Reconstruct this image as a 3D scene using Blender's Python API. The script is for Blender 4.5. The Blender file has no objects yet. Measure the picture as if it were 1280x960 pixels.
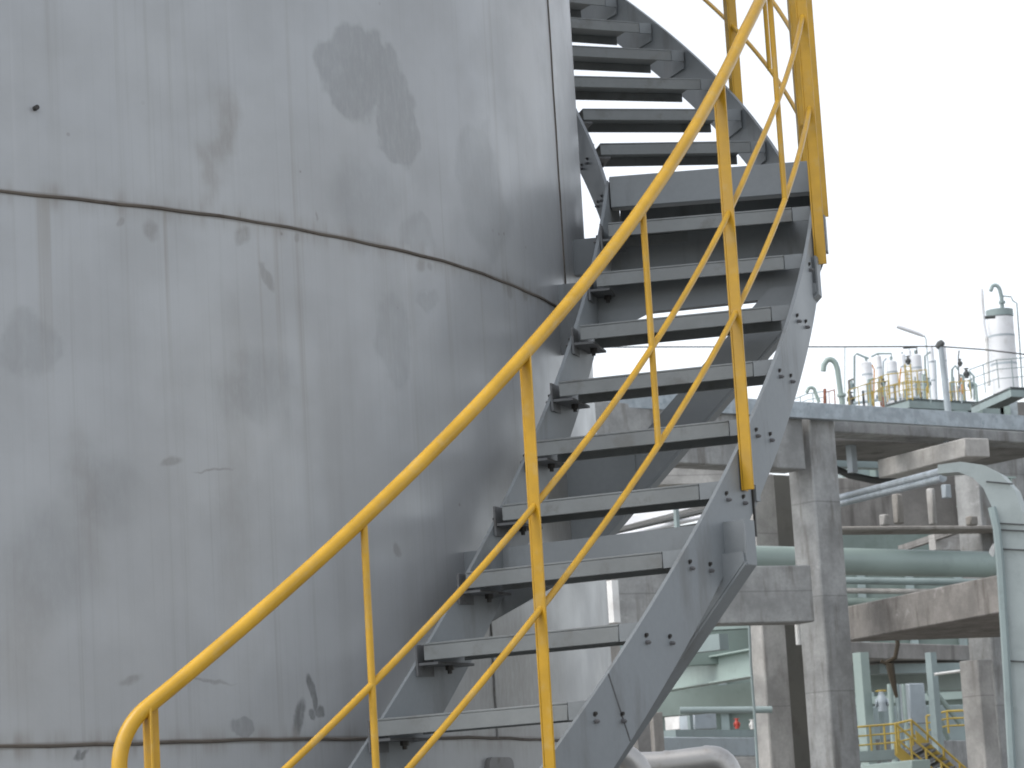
import bpy, bmesh, math, random
from mathutils import Vector, Matrix
random.seed(7)
PI = math.pi
scn = bpy.context.scene
col = scn.collection

# ------------------------------------------------------------------ survey of the place
# camera stands at the origin of the survey, 1.5 m above the yard; everything is lifted by LIFT at the end
LIFT = 1.5
F = 3555.35; PITCH = 0.16035; ROLL = -0.05895
CX, CY, R = -3.29211, 9.77142, 3.57461          # tank axis and radius
Z0, PH0, DP, H = 0.34162, 5.60054, 0.05611, 0.2 # lower flight: nosing height, angle, angle per tread, rise
PHU, ZU, DPU = 6.45796, 2.58205, 0.06472        # upper flight
RIN, ROUT = 3.7019, 4.3775
SEAM_U, SEAM_L = 1.66412, 0.30105
GZ = -LIFT
fwd = Vector((0, math.cos(PITCH), math.sin(PITCH))); upv = Vector((0, -math.sin(PITCH), math.cos(PITCH))); rt = Vector((1, 0, 0))
_c, _s = math.cos(ROLL), math.sin(ROLL)
CR, CU, CF = _c*rt + _s*upv, -_s*rt + _c*upv, fwd

def ray(px, py):
    return CR*((px-640)/F) - CU*((py-480)/F) + CF
def at(px, py, Y):
    q = ray(px, py); return q*(Y/q.y)
def at_z(px, py, z):
    q = ray(px, py); return q*(z/q.z)
def on_tank(px, py, r=R):
    q = ray(px, py); a = q.x**2+q.y**2; b = -2*(q.x*CX+q.y*CY); cc = CX*CX+CY*CY-r*r
    D = max(0.0, b*b-4*a*cc); t = (-b-math.sqrt(D))/(2*a); P = q*t
    ph = math.atan2(P.y-CY, P.x-CX) % (2*PI)
    if ph < 2: ph += 2*PI
    return ph, P.z
def cyl(r, ph, z):
    return Vector((CX+r*math.cos(ph), CY+r*math.sin(ph), z))
def plane_pt(r, ph, z, t=0.0):      # t = offset along the tangent
    return cyl(r, ph, z) + Vector((-math.sin(ph), math.cos(ph), 0))*t

# ------------------------------------------------------------------ materials
def newmat(name):
    m = bpy.data.materials.new(name); m.use_nodes = True
    nt = m.node_tree; return m, nt, nt.nodes['Principled BSDF']
def L(nt, a, b): nt.links.new(a, b)
def noise(nt, vec, scale, detail=4, rough=.55, sc=None):
    n = nt.nodes.new('ShaderNodeTexNoise'); n.inputs['Scale'].default_value = scale
    n.inputs['Detail'].default_value = detail; n.inputs['Roughness'].default_value = rough
    if sc:
        mp = nt.nodes.new('ShaderNodeMapping'); mp.inputs['Scale'].default_value = sc; L(nt, vec, mp.inputs['Vector']); vec = mp.outputs[0]
    L(nt, vec, n.inputs['Vector']); return n.outputs[0]
def ramp(nt, fac, lo, hi, a=0., b=1.):
    n = nt.nodes.new('ShaderNodeMapRange'); n.interpolation_type = 'SMOOTHSTEP'
    n.inputs['From Min'].default_value = lo; n.inputs['From Max'].default_value = hi
    n.inputs['To Min'].default_value = a; n.inputs['To Max'].default_value = b
    L(nt, fac, n.inputs['Value']); return n.outputs[0]
def mix(nt, fac, a, b, mode='MIX'):
    n = nt.nodes.new('ShaderNodeMix'); n.data_type = 'RGBA'; n.blend_type = mode
    for sock, v in ((n.inputs[0], fac), (n.inputs[6], a), (n.inputs[7], b)):
        if hasattr(v, 'node'): L(nt, v, sock)
        elif isinstance(v, (int, float)): sock.default_value = v
        else: sock.default_value = (*v, 1)
    return n.outputs[2]
def mth(nt, op, a, b=0.):
    n = nt.nodes.new('ShaderNodeMath'); n.operation = op
    for i, v in enumerate((a, b)):
        if hasattr(v, 'node'): L(nt, v, n.inputs[i])
        else: n.inputs[i].default_value = v
    return n.outputs[0]
def bump(nt, b, h, strength, dist=.01):
    n = nt.nodes.new('ShaderNodeBump'); n.inputs['Strength'].default_value = strength; n.inputs['Distance'].default_value = dist
    L(nt, h, n.inputs['Height']); L(nt, n.outputs[0], b.inputs['Normal'])
def position(nt): return nt.nodes.new('ShaderNodeNewGeometry').outputs['Position']

def paint(name, c, rough=.45, dirt=None, dirt_amt=.5, scale=3., metallic=0., var=.12, streak=False, bmp=.08):
    m, nt, b = newmat(name); p = position(nt)
    n1 = noise(nt, p, scale, 5)
    lo = tuple(x*(1-var) for x in c); hi = tuple(min(1, x*(1+var)) for x in c)
    cc = mix(nt, ramp(nt, n1, .35, .65), lo, hi)
    if dirt:
        n2 = noise(nt, p, scale*2.3, 6, .65, (1, 1, .25) if streak else None)
        cc = mix(nt, mth(nt, 'MULTIPLY', ramp(nt, n2, .52, .68), dirt_amt), cc, dirt)
    n3 = noise(nt, p, 60, 3)
    cc = mix(nt, ramp(nt, n3, .3, .7, 0, .12), cc, tuple(x*.7 for x in c))
    L(nt, cc, b.inputs['Base Color'])
    L(nt, ramp(nt, n1, .3, .7, rough-.07, rough+.1), b.inputs['Roughness'])
    b.inputs['Metallic'].default_value = metallic
    bump(nt, b, n3, bmp, .004)
    return m
def concrete(name, c, stain=(.1, .085, .07), amt=.6, pale=(.5, .5, .5), pamt=.5, scale=1.6):
    m, nt, b = newmat(name); p = position(nt)
    n1 = noise(nt, p, scale, 8, .6)
    n2 = noise(nt, p, scale*1.3, 6, .6, (2.2, 2.2, .35))
    n3 = noise(nt, p, scale*.9, 7, .7)
    n4 = noise(nt, p, 22, 5, .7)
    cc = mix(nt, ramp(nt, n1, .3, .7), tuple(x*.72 for x in c), tuple(x*1.2 for x in c))
    cc = mix(nt, mth(nt, 'MULTIPLY', ramp(nt, n2, .5, .72), amt), cc, stain)
    cc = mix(nt, mth(nt, 'MULTIPLY', ramp(nt, n3, .6, .7), pamt), cc, pale)
    cc = mix(nt, ramp(nt, n4, .3, .7, 0, .25), cc, tuple(x*.5 for x in c))
    # formwork lifts and tie holes
    sp_ = nt.nodes.new('ShaderNodeSeparateXYZ'); L(nt, p, sp_.inputs[0])
    fz = mth(nt, 'FRACT', mth(nt, 'ADD', mth(nt, 'MULTIPLY', sp_.outputs['Z'], .83), .37))
    cc = mix(nt, mth(nt, 'MULTIPLY', mth(nt, 'LESS_THAN', fz, .014), .45), cc, tuple(x*.4 for x in c))
    L(nt, cc, b.inputs['Base Color']); b.inputs['Roughness'].default_value = .9
    bump(nt, b, n4, .35, .02)
    return m
M = {}
M['steel'] = paint('grey_stair_paint', (.228, .248, .26), .5, (.11, .105, .095), .45, 2.2, var=.1, streak=True)
M['tread'] = paint('worn_tread_paint', (.222, .237, .238), .55, (.14, .135, .125), .5, 5., var=.1)
M['cleat'] = paint('dirty_cleat', (.13, .135, .14), .6, (.06, .055, .05), .7, 9.)
M['bolt'] = paint('dark_bolt', (.035, .033, .03), .5)
M['nut'] = paint('dull_nut', (.14, .14, .145), .5)
M['yellow'] = paint('safety_yellow', (.58, .33, .022), .36, (.52, .38, .16), .35, 7., var=.1, bmp=.03)
M['yellow_far'] = paint('faded_yellow', (.45, .33, .07), .6, (.25, .18, .08), .5, .8)
M['weld'] = paint('rusty_weld', (.11, .095, .08), .8, (.06, .045, .035), .8, 6.)
M['seamside'] = paint('painted_weld', (.22, .22, .215), .6, (.1, .085, .06), .6, 8.)
M['conc'] = concrete('weathered_concrete', (.3, .305, .3), amt=.6, pamt=.55, scale=2.4)
M['conc_warm'] = concrete('brown_streaked_concrete', (.3, .285, .262), (.09, .075, .06), .7, (.5, .48, .46), .5, 1.1)
M['conc_mid'] = concrete('streaked_beam_concrete', (.25, .235, .218), (.08, .068, .055), .75, (.5, .48, .46), .75, 2.2)
M['conc_pale'] = concrete('pale_patched_concrete', (.42, .41, .39), (.2, .18, .16), .6, (.6, .6, .6), .6, 2.)
M['conc_dark'] = concrete('dark_concrete', (.24, .232, .22), (.06, .055, .05), .7, (.3, .29, .28), .4, 1.2)  # darker concrete tone for slabs, wall beam and stub column
M['galv'] = paint('galvanised_steel', (.32, .36, .39), .42, (.22, .265, .285), .8, 6., metallic=.35, var=.2)
M['green'] = paint('pale_green_paint', (.3, .375, .35), .42, (.22, .27, .255), .5, .9, var=.08)
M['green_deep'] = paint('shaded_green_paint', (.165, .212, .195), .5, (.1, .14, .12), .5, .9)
M['greygreen'] = paint('grey_green_paint', (.25, .31, .31), .5, (.17, .2, .2), .5, .9)
M['alu'] = paint('silver_cladding', (.46, .45, .43), .38, (.3, .25, .21), .7, 2.4, metallic=.8, var=.06)
M['vessel'] = paint('pale_vessel_cladding', (.72, .73, .75), .45, (.38, .36, .33), .4, .5, metallic=.2)
M['white'] = paint('chalky_white_paint', (.72, .72, .7), .6, (.5, .48, .45), .5, 1.5)
M['darksteel'] = paint('dark_steel', (.07, .075, .075), .55, (.05, .04, .03), .5, 2.)
M['rust'] = paint('rust_red_paint', (.27, .09, .045), .7, (.16, .07, .04), .6, 2.)
M['orange'] = paint('orange_paint', (.6, .26, .06), .6, (.3, .15, .05), .5, 2.)
M['red'] = paint('red_paint', (.5, .07, .05), .5)
M['bluegrey'] = paint('blue_grey_panel', (.36, .41, .44), .5, (.26, .28, .3), .5, 1.2)
M['brown'] = paint('brown_chain', (.07, .055, .035), .7)
M['gap'] = paint('dark_gap_fill', (.1, .095, .08), .7, (.06, .055, .045), .5, 1.5)  # darkness between the rack columns, put into a colour
M['duct'] = paint('weathered_duct', (.35, .395, .39), .5, (.27, .31, .31), .5, 2.2, metallic=.15, var=.08)
M['wire'] = paint('grey_wire', (.06, .06, .06), .6)

def ground_mat():
    m, nt, b = newmat('gravel_yard'); p = position(nt)
    n1 = noise(nt, p, .35, 6); n2 = noise(nt, p, 30, 6, .7)
    cc = mix(nt, ramp(nt, n1, .3, .7), (.17, .16, .145), (.26, .25, .23)); cc = mix(nt, ramp(nt, n2, .3, .7, 0, .5), cc, (.1, .095, .085))
    L(nt, cc, b.inputs['Base Color']); b.inputs['Roughness'].default_value = .95; bump(nt, b, n2, .6, .03); return m
M['ground'] = ground_mat()

def tank_mat():
    m, nt, b = newmat('aluminium_tank_paint')
    uv = nt.nodes.new('ShaderNodeUVMap').outputs[0]
    big = noise(nt, uv, .9, 5, .55); mid = noise(nt, uv, 4., 6, .6)
    cc = mix(nt, ramp(nt, big, .3, .7), (.368, .383, .398), (.408, .422, .43))
    cc = mix(nt, ramp(nt, mid, .35, .7, 0, .22), cc, (.27, .275, .275))
    # run-down streaks: fine in u, long in v
    for su, sv, lo, hi, amt, colr in ((7., .3, .54, .74, .22, (.25, .25, .243)), (21., .3, .57, .74, .32, (.23, .222, .2)), (48., .45, .55, .76, .3, (.25, .248, .24)), (110., .8, .55, .78, .3, (.27, .27, .265)), (15., .25, .6, .78, .3, (.47, .485, .5))):
        n = noise(nt, uv, 1., 5, .6, (su, sv, 1))
        cc = mix(nt, mth(nt, 'MULTIPLY', ramp(nt, n, lo, hi), amt), cc, colr)
    # distorted coordinate for the blotches
    nz = nt.nodes.new('ShaderNodeTexNoise'); nz.inputs['Scale'].default_value = 7.; nz.inputs['Detail'].default_value = 5; L(nt, uv, nz.inputs['Vector'])
    def warped(a):
        va = nt.nodes.new('ShaderNodeVectorMath'); va.operation = 'MULTIPLY_ADD'; L(nt, nz.outputs['Color'], va.inputs[0])
        va.inputs[1].default_value = (a, a*1.3, 0); vb = nt.nodes.new('ShaderNodeVectorMath'); vb.operation = 'ADD'
        L(nt, uv, vb.inputs[0]); vb.inputs[1].default_value = (-a/2, -a*.65, 0); L(nt, vb.outputs[0], va.inputs[2]); return va.outputs[0]
    w1, w2 = warped(.16), warped(.085)
    def blot(px, py, rx, ry, rot, soft, w):
        ph, z = on_tank(px, py); ph2, z2 = on_tank(px+rx, py); ph3, z3 = on_tank(px, py-ry)
        mp = nt.nodes.new('ShaderNodeMapping'); mp.vector_type = 'TEXTURE'
        mp.inputs['Location'].default_value = (ph*R, z, 0); mp.inputs['Rotation'].default_value = (0, 0, rot)
        mp.inputs['Scale'].default_value = (abs(ph2-ph)*R, abs(z3-z), 1); L(nt, w, mp.inputs['Vector'])
        ln = nt.nodes.new('ShaderNodeVectorMath'); ln.operation = 'LENGTH'; L(nt, mp.outputs[0], ln.inputs[0])
        return ramp(nt, ln.outputs['Value'], 1-soft, 1+soft*.3, 1, 0)
    grit = ramp(nt, noise(nt, uv, 1., 6, .7, (60, 18, 1)), .25, .62, .55, 1)
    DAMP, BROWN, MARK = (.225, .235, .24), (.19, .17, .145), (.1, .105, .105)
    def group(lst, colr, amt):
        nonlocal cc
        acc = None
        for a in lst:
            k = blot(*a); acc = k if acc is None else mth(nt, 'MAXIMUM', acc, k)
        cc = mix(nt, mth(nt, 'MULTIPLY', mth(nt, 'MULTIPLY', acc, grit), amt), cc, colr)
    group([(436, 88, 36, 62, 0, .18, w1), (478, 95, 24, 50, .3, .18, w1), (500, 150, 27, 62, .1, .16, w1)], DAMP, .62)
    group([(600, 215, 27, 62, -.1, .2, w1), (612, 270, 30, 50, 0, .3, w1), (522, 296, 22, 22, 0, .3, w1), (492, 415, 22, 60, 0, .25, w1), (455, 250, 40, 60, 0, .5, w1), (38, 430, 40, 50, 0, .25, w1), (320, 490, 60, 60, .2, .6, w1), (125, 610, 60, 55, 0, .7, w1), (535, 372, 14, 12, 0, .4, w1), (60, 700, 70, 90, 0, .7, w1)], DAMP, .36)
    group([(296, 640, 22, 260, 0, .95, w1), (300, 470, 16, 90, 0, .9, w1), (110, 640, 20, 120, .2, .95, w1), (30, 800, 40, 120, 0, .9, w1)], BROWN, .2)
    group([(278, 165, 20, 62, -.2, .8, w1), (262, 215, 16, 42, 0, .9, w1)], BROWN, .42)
    group([(640, 830, 75, 150, 0, .9, w1), (690, 640, 45, 120, 0, .9, w1)], (.2, .188, .165), .75)  # brownish tint behind the stair, with the shade of nearby structures put into it
    group([(332, 340, 5, 22, .35, .4, w2), (308, 296, 14, 10, .6, .5, w2), (188, 285, 12, 12, 0, .6, w2), (148, 276, 5, 10, -.4, .5, w2), (372, 296, 4, 9, 0, .6, w2), (528, 332, 6, 10, 0, .6, w2), (540, 335, 4, 8, 0, .6, w2), (636, 358, 4, 14, 0, .5, w2), (657, 368, 4, 8, 0, .5, w2), (214, 575, 15, 7, .4, .6, w2), (498, 683, 5, 12, .2, .5, w2), (268, 592, 28, 2.5, 0, .6, w2), (398, 272, 1.8, 12, 0, .6, w2), (303, 268, 1.5, 9, 0, .6, w2), (260, 850, 34, 2.5, 0, .7, w2), (165, 852, 16, 8, 0, .7, w2)], (.19, .185, .17), .5)
    group([(388, 868, 5, 26, .15, .35, w2), (398, 888, 8, 9, .4, .35, w2), (372, 893, 7, 24, -.2, .45, w2), (388, 893, 4, 10, .8, .4, w2), (105, 940, 9, 4, 0, .6, w2), (100, 938, 5, 8, 0, .6, w2)], MARK, .75)
    group([(302, 903, 18, 10, 0, .2, w2)], (.235, .245, .25), .8)
    # specks
    vor = nt.nodes.new('ShaderNodeTexVoronoi'); vor.inputs['Scale'].default_value = 9.; L(nt, uv, vor.inputs['Vector'])
    spk = mth(nt, 'MULTIPLY', ramp(nt, vor.outputs['Distance'], .035, .06, 1, 0), ramp(nt, noise(nt, uv, 2., 3), .5, .6))
    cc = mix(nt, mth(nt, 'MULTIPLY', spk, .6), cc, (.18, .165, .15))
    # rust weeping just under and above the girth seams
    sep = nt.nodes.new('ShaderNodeSeparateXYZ'); L(nt, uv, sep.inputs[0])
    jag = noise(nt, uv, 1., 6, .65, (14, .6, 1))
    for zc in (SEAM_U, SEAM_L, SEAM_U+1.363, SEAM_L-1.363):
        d = mth(nt, 'SUBTRACT', sep.outputs['Y'], zc); ad = mth(nt, 'ABSOLUTE', d)
        near = ramp(nt, ad, .004, .055, 1, 0)
        cc = mix(nt, mth(nt, 'MULTIPLY', near, ramp(nt, jag, .42, .7, .06, .6)), cc, (.19, .17, .14))
        cc = mix(nt, ramp(nt, ad, .004, .011, .6, 0), cc, (.16, .148, .13))
    run_n = ramp(nt, noise(nt, uv, 1., 4, .6, (16, .12, 1)), .56, .7)
    for zc, ln_ in ((SEAM_U, .75), (SEAM_U+1.363, .9)):
        d = mth(nt, 'SUBTRACT', zc, sep.outputs['Y'])
        k_ = mth(nt, 'MULTIPLY', mth(nt, 'MULTIPLY', ramp(nt, d, 0, ln_, 1, 0), mth(nt, 'GREATER_THAN', d, 0.)), run_n)
        cc = mix(nt, mth(nt, 'MULTIPLY', k_, .5), cc, (.215, .195, .16))
    L(nt, cc, b.inputs['Base Color'])
    b.inputs['Metallic'].default_value = .15
    L(nt, ramp(nt, mid, .3, .7, .31, .42), b.inputs['Roughness'])
    # plate waviness
    wv = noise(nt, uv, 1.6, 2); fine = noise(nt, uv, 40, 4)
    h = mth(nt, 'ADD', mth(nt, 'MULTIPLY', wv, 1.), mth(nt, 'MULTIPLY', fine, .03))
    bump(nt, b, h, .22, .05)
    return m
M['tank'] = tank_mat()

# ------------------------------------------------------------------ mesh helpers
def nb(): return bmesh.new()
def box(bm, o, X, Y, Z, mi=0):
    o, X, Y, Z = Vector(o), Vector(X), Vector(Y), Vector(Z)
    v = [bm.verts.new(o + X*i + Y*j + Z*k) for k in (0, 1) for j in (0, 1) for i in (0, 1)]
    fs = []
    for q in ((0, 2, 3, 1), (4, 5, 7, 6), (0, 1, 5, 4), (2, 6, 7, 3), (0, 4, 6, 2), (1, 3, 7, 5)):
        f = bm.faces.new([v[i] for i in q]); f.material_index = mi; fs.append(f)
    return fs
def beam(bm, A, B, w, h, mi=0):        # horizontal bar, A..B along its bottom front edge, w to the back, h up
    A, B = Vector(A), Vector(B); d = (B-A); n = Vector((-d.y, d.x, 0)).normalized()
    if n.y < 0: n = -n
    return box(bm, A, d, n*w, Vector((0, 0, h)), mi)
def prism(bm, pts, ext, mi=0):         # planar polygon extruded by a vector
    a = [bm.verts.new(Vector(p)) for p in pts]; b = [bm.verts.new(Vector(p)+Vector(ext)) for p in pts]
    n = len(a)
    for f in (a[::-1], b): bm.faces.new(f).material_index = mi
    for i in range(n): bm.faces.new((a[i], a[(i+1) % n], b[(i+1) % n], b[i])).material_index = mi
def tube(bm, pts, r, n=10, mi=0, cap=True):
    pts = [Vector(p) for p in pts]; rings = []; rad = r if isinstance(r, (list, tuple)) else [r]*len(pts)
    t0 = (pts[1]-pts[0]).normalized(); u = t0.orthogonal().normalized()
    for i, p in enumerate(pts):
        t = (pts[min(i+1, len(pts)-1)]-pts[max(i-1, 0)]).normalized()
        u = (u - t*u.dot(t)).normalized(); w = t.cross(u)
        rings.append([bm.verts.new(p+(u*math.cos(2*PI*k/n)+w*math.sin(2*PI*k/n))*rad[i]) for k in range(n)])
    for a, b in zip(rings, rings[1:]):
        for k in range(n):
            f = bm.faces.new((a[k], a[(k+1) % n], b[(k+1) % n], b[k])); f.material_index = mi; f.smooth = True
    if cap:
        for rg in (rings[0][::-1], rings[-1]): bm.faces.new(rg).material_index = mi
def arc(c, u, v, r, a0, a1, n=8):      # points of an arc in the plane u,v
    return [Vector(c)+Vector(u)*r*math.cos(a0+(a1-a0)*i/n)+Vector(v)*r*math.sin(a0+(a1-a0)*i/n) for i in range(n+1)]
def strip(bm, phis, ra, rb, ztop, zbot):      # curved plate between two radii
    prev = None
    for ph in phis:
        zt, zb = ztop(ph), zbot(ph)
        q = [bm.verts.new(cyl(r, ph, z)) for r, z in ((ra, zt), (rb, zt), (rb, zb), (ra, zb))]
        if prev:
            for i in range(4):
                f = bm.faces.new((prev[i], prev[(i+1) % 4], q[(i+1) % 4], q[i])); f.smooth = True
        else: bm.faces.new(q[::-1])
        prev = q
    bm.faces.new(prev)
def bev(bm, off=.004, seg=1):
    bmesh.ops.recalc_face_normals(bm, faces=bm.faces)
    es = [e for e in bm.edges if len(e.link_faces) == 2 and e.calc_face_angle(0) > .6]
    bmesh.ops.bevel(bm, geom=es, offset=off, segments=seg, affect='EDGES', clamp_overlap=True)

ROOTS = []
def obj(name, bm, mats, parent=None, sharp=True):
    bmesh.ops.recalc_face_normals(bm, faces=bm.faces)
    if parent is not None:
        off = parent.get('_loc', (0, 0, 0)); bmesh.ops.translate(bm, verts=bm.verts, vec=-Vector(off))
    me = bpy.data.meshes.new(name); bm.to_mesh(me); bm.free()
    for mm in (mats if isinstance(mats, (list, tuple)) else [mats]): me.materials.append(M[mm] if isinstance(mm, str) else mm)
    if sharp: me.set_sharp_from_angle(angle=.7)
    o = bpy.data.objects.new(name, me); col.objects.link(o)
    if parent is not None: o.parent = parent; o['_loc'] = parent.get('_loc', (0, 0, 0))
    else: ROOTS.append(o)
    return o
def tag(o, label, cat, group=None, kind=None):
    if label: o['label'] = label
    if cat: o['category'] = cat
    if group: o['group'] = group
    if kind: o['kind'] = kind
    return o
def thing(name, loc, label, cat, group=None):
    o = bpy.data.objects.new(name, None); o.empty_display_size = .2; col.objects.link(o); o.location = loc
    o['_loc'] = tuple(loc); ROOTS.append(o); return tag(o, label, cat, group)
def solo(name, bm, mat, label, cat, group=None):
    return tag(obj(name, bm, mat), label, cat, group)

# ------------------------------------------------------------------ ground
bm = nb()
N = 48
for i in range(N):
    a0, a1 = 2*PI*i/N, 2*PI*(i+1)/N
    prev = None
    for r in (0.01, 12, 40, 150, 600, 2500):
        cur = [bm.verts.new((r*math.cos(a), 20+r*math.sin(a), GZ)) for a in (a0, a1)]
        if prev: bm.faces.new((prev[0], cur[0], cur[1], prev[1]))
        prev = cur
bmesh.ops.remove_doubles(bm, verts=bm.verts, dist=.001)
tag(obj('ground', bm, 'ground'), 'grey gravel yard of the tank farm', 'ground', kind='structure')

# ------------------------------------------------------------------ storage tank
PAD = -1.08
bm = nb(); bmesh.ops.create_cone(bm, cap_ends=True, segments=96, radius1=5.2, radius2=5.12, depth=PAD-GZ, matrix=Matrix.Translation((CX, CY, (PAD+GZ)/2)))
solo('tank_foundation', bm, 'conc', 'low round concrete foundation slab under the storage tank', 'foundation')
TOPZ = 5.3
tank = thing('storage_tank', (CX, CY, PAD), 'huge silver grey cylindrical storage tank with stained welded plates', 'tank')
bm = nb(); uvl = bm.loops.layers.uv.new('UVMap'); PS = 2.4; SEG = 288
zs = [PAD, SEAM_L, SEAM_U, SEAM_U+1.363, SEAM_U+2.726, TOPZ]
grid = [[bm.verts.new(cyl(R, PS+2*PI*i/SEG, z)) for i in range(SEG)] for z in zs]
for j in range(len(zs)-1):
    for i in range(SEG):
        f = bm.faces.new((grid[j][i], grid[j][(i+1) % SEG], grid[j+1][(i+1) % SEG], grid[j+1][i])); f.smooth = True
        for lp, (ii, jj) in zip(f.loops, ((i, j), (i+1, j), (i+1, j+1), (i, j+1))):
            lp[uvl].uv = ((PS+2*PI*ii/SEG)*R, zs[jj])
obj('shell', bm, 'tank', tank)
bm = nb(); bmesh.ops.create_cone(bm, cap_ends=True, segments=128, radius1=R-.01, radius2=.2, depth=.5, matrix=Matrix.Translation((CX, CY, TOPZ+.25)))
obj('roof', bm, 'steel', tank)
for zc in (SEAM_L-.0, SEAM_U, SEAM_U+1.363, SEAM_U+2.726):
    bm = nb(); tube(bm, [cyl(R+.0005*math.sin(i*.9)+.001*math.sin(i*.37), PS+2*PI*i/360, zc+.0012*math.sin(i*1.7)+.0015*math.sin(i*.43)) for i in range(361)], .0046, 6, cap=False)
    obj('weld_seam', bm, 'weld', tank)
def vseam(px, py, z0, z1, r=.0032, mt='weld'):
    ph, _ = on_tank(px, py); bm = nb()
    tube(bm, [cyl(R+.001, ph+.0004*math.sin(i*1.3), z0+(z1-z0)*i/24) for i in range(25)], r, 6); obj('weld_seam', bm, mt, tank); return ph
vseam(693, 140, SEAM_U, SEAM_U+1.363)
vseam(616, 830, SEAM_L, .66, .0035, 'seamside')
# small stub of a removed lug, upper left
ph, z = on_tank(43.5, 135.5); bm = nb(); tube(bm, [cyl(R-.01, ph, z), cyl(R+.014, ph, z)], .0065, 10); obj('lug_stub', bm, 'bolt', tank)
# bolted inspection pad low on the shell behind the stair
ph, z = on_tank(622, 958)
bm = nb(); o, T, U, Nn = cyl(R-.004, ph, z-.05), Vector((-math.sin(ph), math.cos(ph), 0)), Vector((0, 0, 1)), Vector((math.cos(ph), math.sin(ph), 0))
pts = []
for cx_, cz_, a0 in ((.05, .05, 0), (-.05, .05, PI/2), (-.05, -.06, PI), (.05, -.06, 1.5*PI)):
    pts += [o+T*(cx_+.025*math.cos(a0+PI/2*i/4))+U*(cz_+.025*math.sin(a0+PI/2*i/4)) for i in range(5)]
prism(bm, pts, Nn*.018); pad = obj('inspection_pad', bm, 'seamside', tank)
bm = nb(); tube(bm, [o+Nn*.012, o+Nn*.06], .034, 16); obj('cap', bm, 'cleat', pad)

# ------------------------------------------------------------------ spiral staircase
stair = thing('spiral_staircase', cyl((RIN+ROUT)/2, PH0-6.5*DP, PAD), 'grey steel staircase winding up around the tank with yellow railing', 'staircase')
kL = lambda ph: (ph-PH0)/DP
ZLAND = Z0+9*H
PHL0 = PH0+9.25*DP; PHL1 = PHU-1.0*DPU
def ztop(ph):
    zl = Z0+kL(ph)*H-.045; zu = ZU+(ph-PHU)/DPU*H-.03
    return min(zl, ZLAND-.004) if zu < ZLAND-.004 else max(zu, ZLAND-.004) if zl > ZLAND else zl
ztop_ = lambda ph: max(min(Z0+kL(ph)*H-.045, ZLAND-.004), ZU+(ph-PHU)/DPU*H+.012)
zbot_ = lambda ph: max(ztop_(ph)-.232, PAD)
phs = [PH0+DP*(-6.2)+i*(PHU+13*DPU-PH0+6.2*DP)/220 for i in range(221)]
bm = nb(); strip(bm, phs, ROUT, ROUT+.011, ztop_, zbot_); so = obj('stringer', bm, 'steel', stair)
bm = nb(); strip(bm, phs, RIN-.011, RIN, ztop_, zbot_); si = obj('stringer', bm, 'steel', stair)
# butt welds across the outer stringer
for k0, k1 in ((0.55, .86),):
    bm = nb(); tube(bm, [cyl(ROUT+.0112, PH0+DP*(k0+(k1-k0)*t/6), Z0+H*k0-.045+(Z0+H*k1-.275-Z0-H*k0+.045)*t/6) for t in range(7)], .0022, 6)
    obj('butt_weld', bm, 'cleat', so)
# splice plate and slot under the second post
bm = nb(); phq = PH0+4.02*DP
box(bm, plane_pt(ROUT+.011, phq, .80, -.004), plane_pt(0, phq, 0)-plane_pt(0, phq, 0)+Vector((math.cos(phq), math.sin(phq), 0))*.006, Vector((-math.sin(phq), math.cos(phq), 0))*.007, (0, 0, .17)); obj('splice_joint', bm, 'bolt', so)
bm = nb(); box(bm, plane_pt(ROUT+.011, phq, .9, .007), Vector((math.cos(phq), math.sin(phq), 0))*.01, Vector((-math.sin(phq), math.cos(phq), 0))*.03, (0, 0, .045)); obj('splice_plate', bm, 'steel', so)

# --- one tread, local frame: x outwards along the nose, y into the flight, z up
W = ROUT-RIN
def tread_parts(Wd):
    b = nb(); x0, x1, D, t = .03, Wd-.062, .215, .006
    box(b, (x0, 0, -t), (x1-x0, 0, 0), (0, D, 0), (0, 0, t))
    box(b, (x0, 0, -.046), (x1-x0, 0, 0), (0, t, 0), (0, 0, .04-.0005))
    box(b, (x0, D-t, -.04), (x1-x0, 0, 0), (0, t, 0), (0, 0, .034-.0005))
    bev(b, .0015)
    c1 = nb()
    box(c1, (.002, .002, -.085), (.006, 0, 0), (0, .2, 0), (0, 0, .083)); box(c1, (.0085, .006, -.058), (.06, 0, 0), (0, .19, 0), (0, 0, .007))
    c2 = nb()
    box(c2, (Wd-.06, .001, -.046), (.056, 0, 0), (0, .006, 0), (0, 0, .045)); box(c2, (Wd-.008, .0075, -.075), (.006, 0, 0), (0, .19, 0), (0, 0, .074))
    nuts = []
    for x in (.048,):
        n = nb(); tube(n, [(x, .1, -.056), (x, .1, -.07), (x, .1, -.071), (x, .1, -.08)], [.012, .012, .007, .0065], 6); nuts.append(n)
    return b, c1, c2, nuts[0]
def bolt_mesh():
    b = nb(); tube(b, [(0, 0, 0), (.0016, 0, 0)], .0062, 10)
    tube(b, [(.001, 0, .002), (.006, 0, .001)], .0048, 8)
    tube(b, [(0, .0035, -.017), (.011, .0035, -.018)], .0054, 6, 1); tube(b, [(.009, .0035, -.0175), (.014, .0035, -.0185)], .003, 6, 1)
    return b
def local_obj(name, bm, mats, parent):
    o = obj(name, bm, mats); ROOTS.remove(o); o.parent = parent; return o
tp = tread_parts(W)
Tproto = local_obj('tread', tp[0], 'tread', stair)
for nme, b_, mm in (('cleat', tp[1], 'cleat'), ('cleat', tp[2], 'steel'), ('nut', tp[3], 'bolt')): local_obj(nme, b_, mm, Tproto)
Bproto = local_obj('bolt', bolt_mesh(), ['bolt', 'nut'], so)
first = [True, True]
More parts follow.
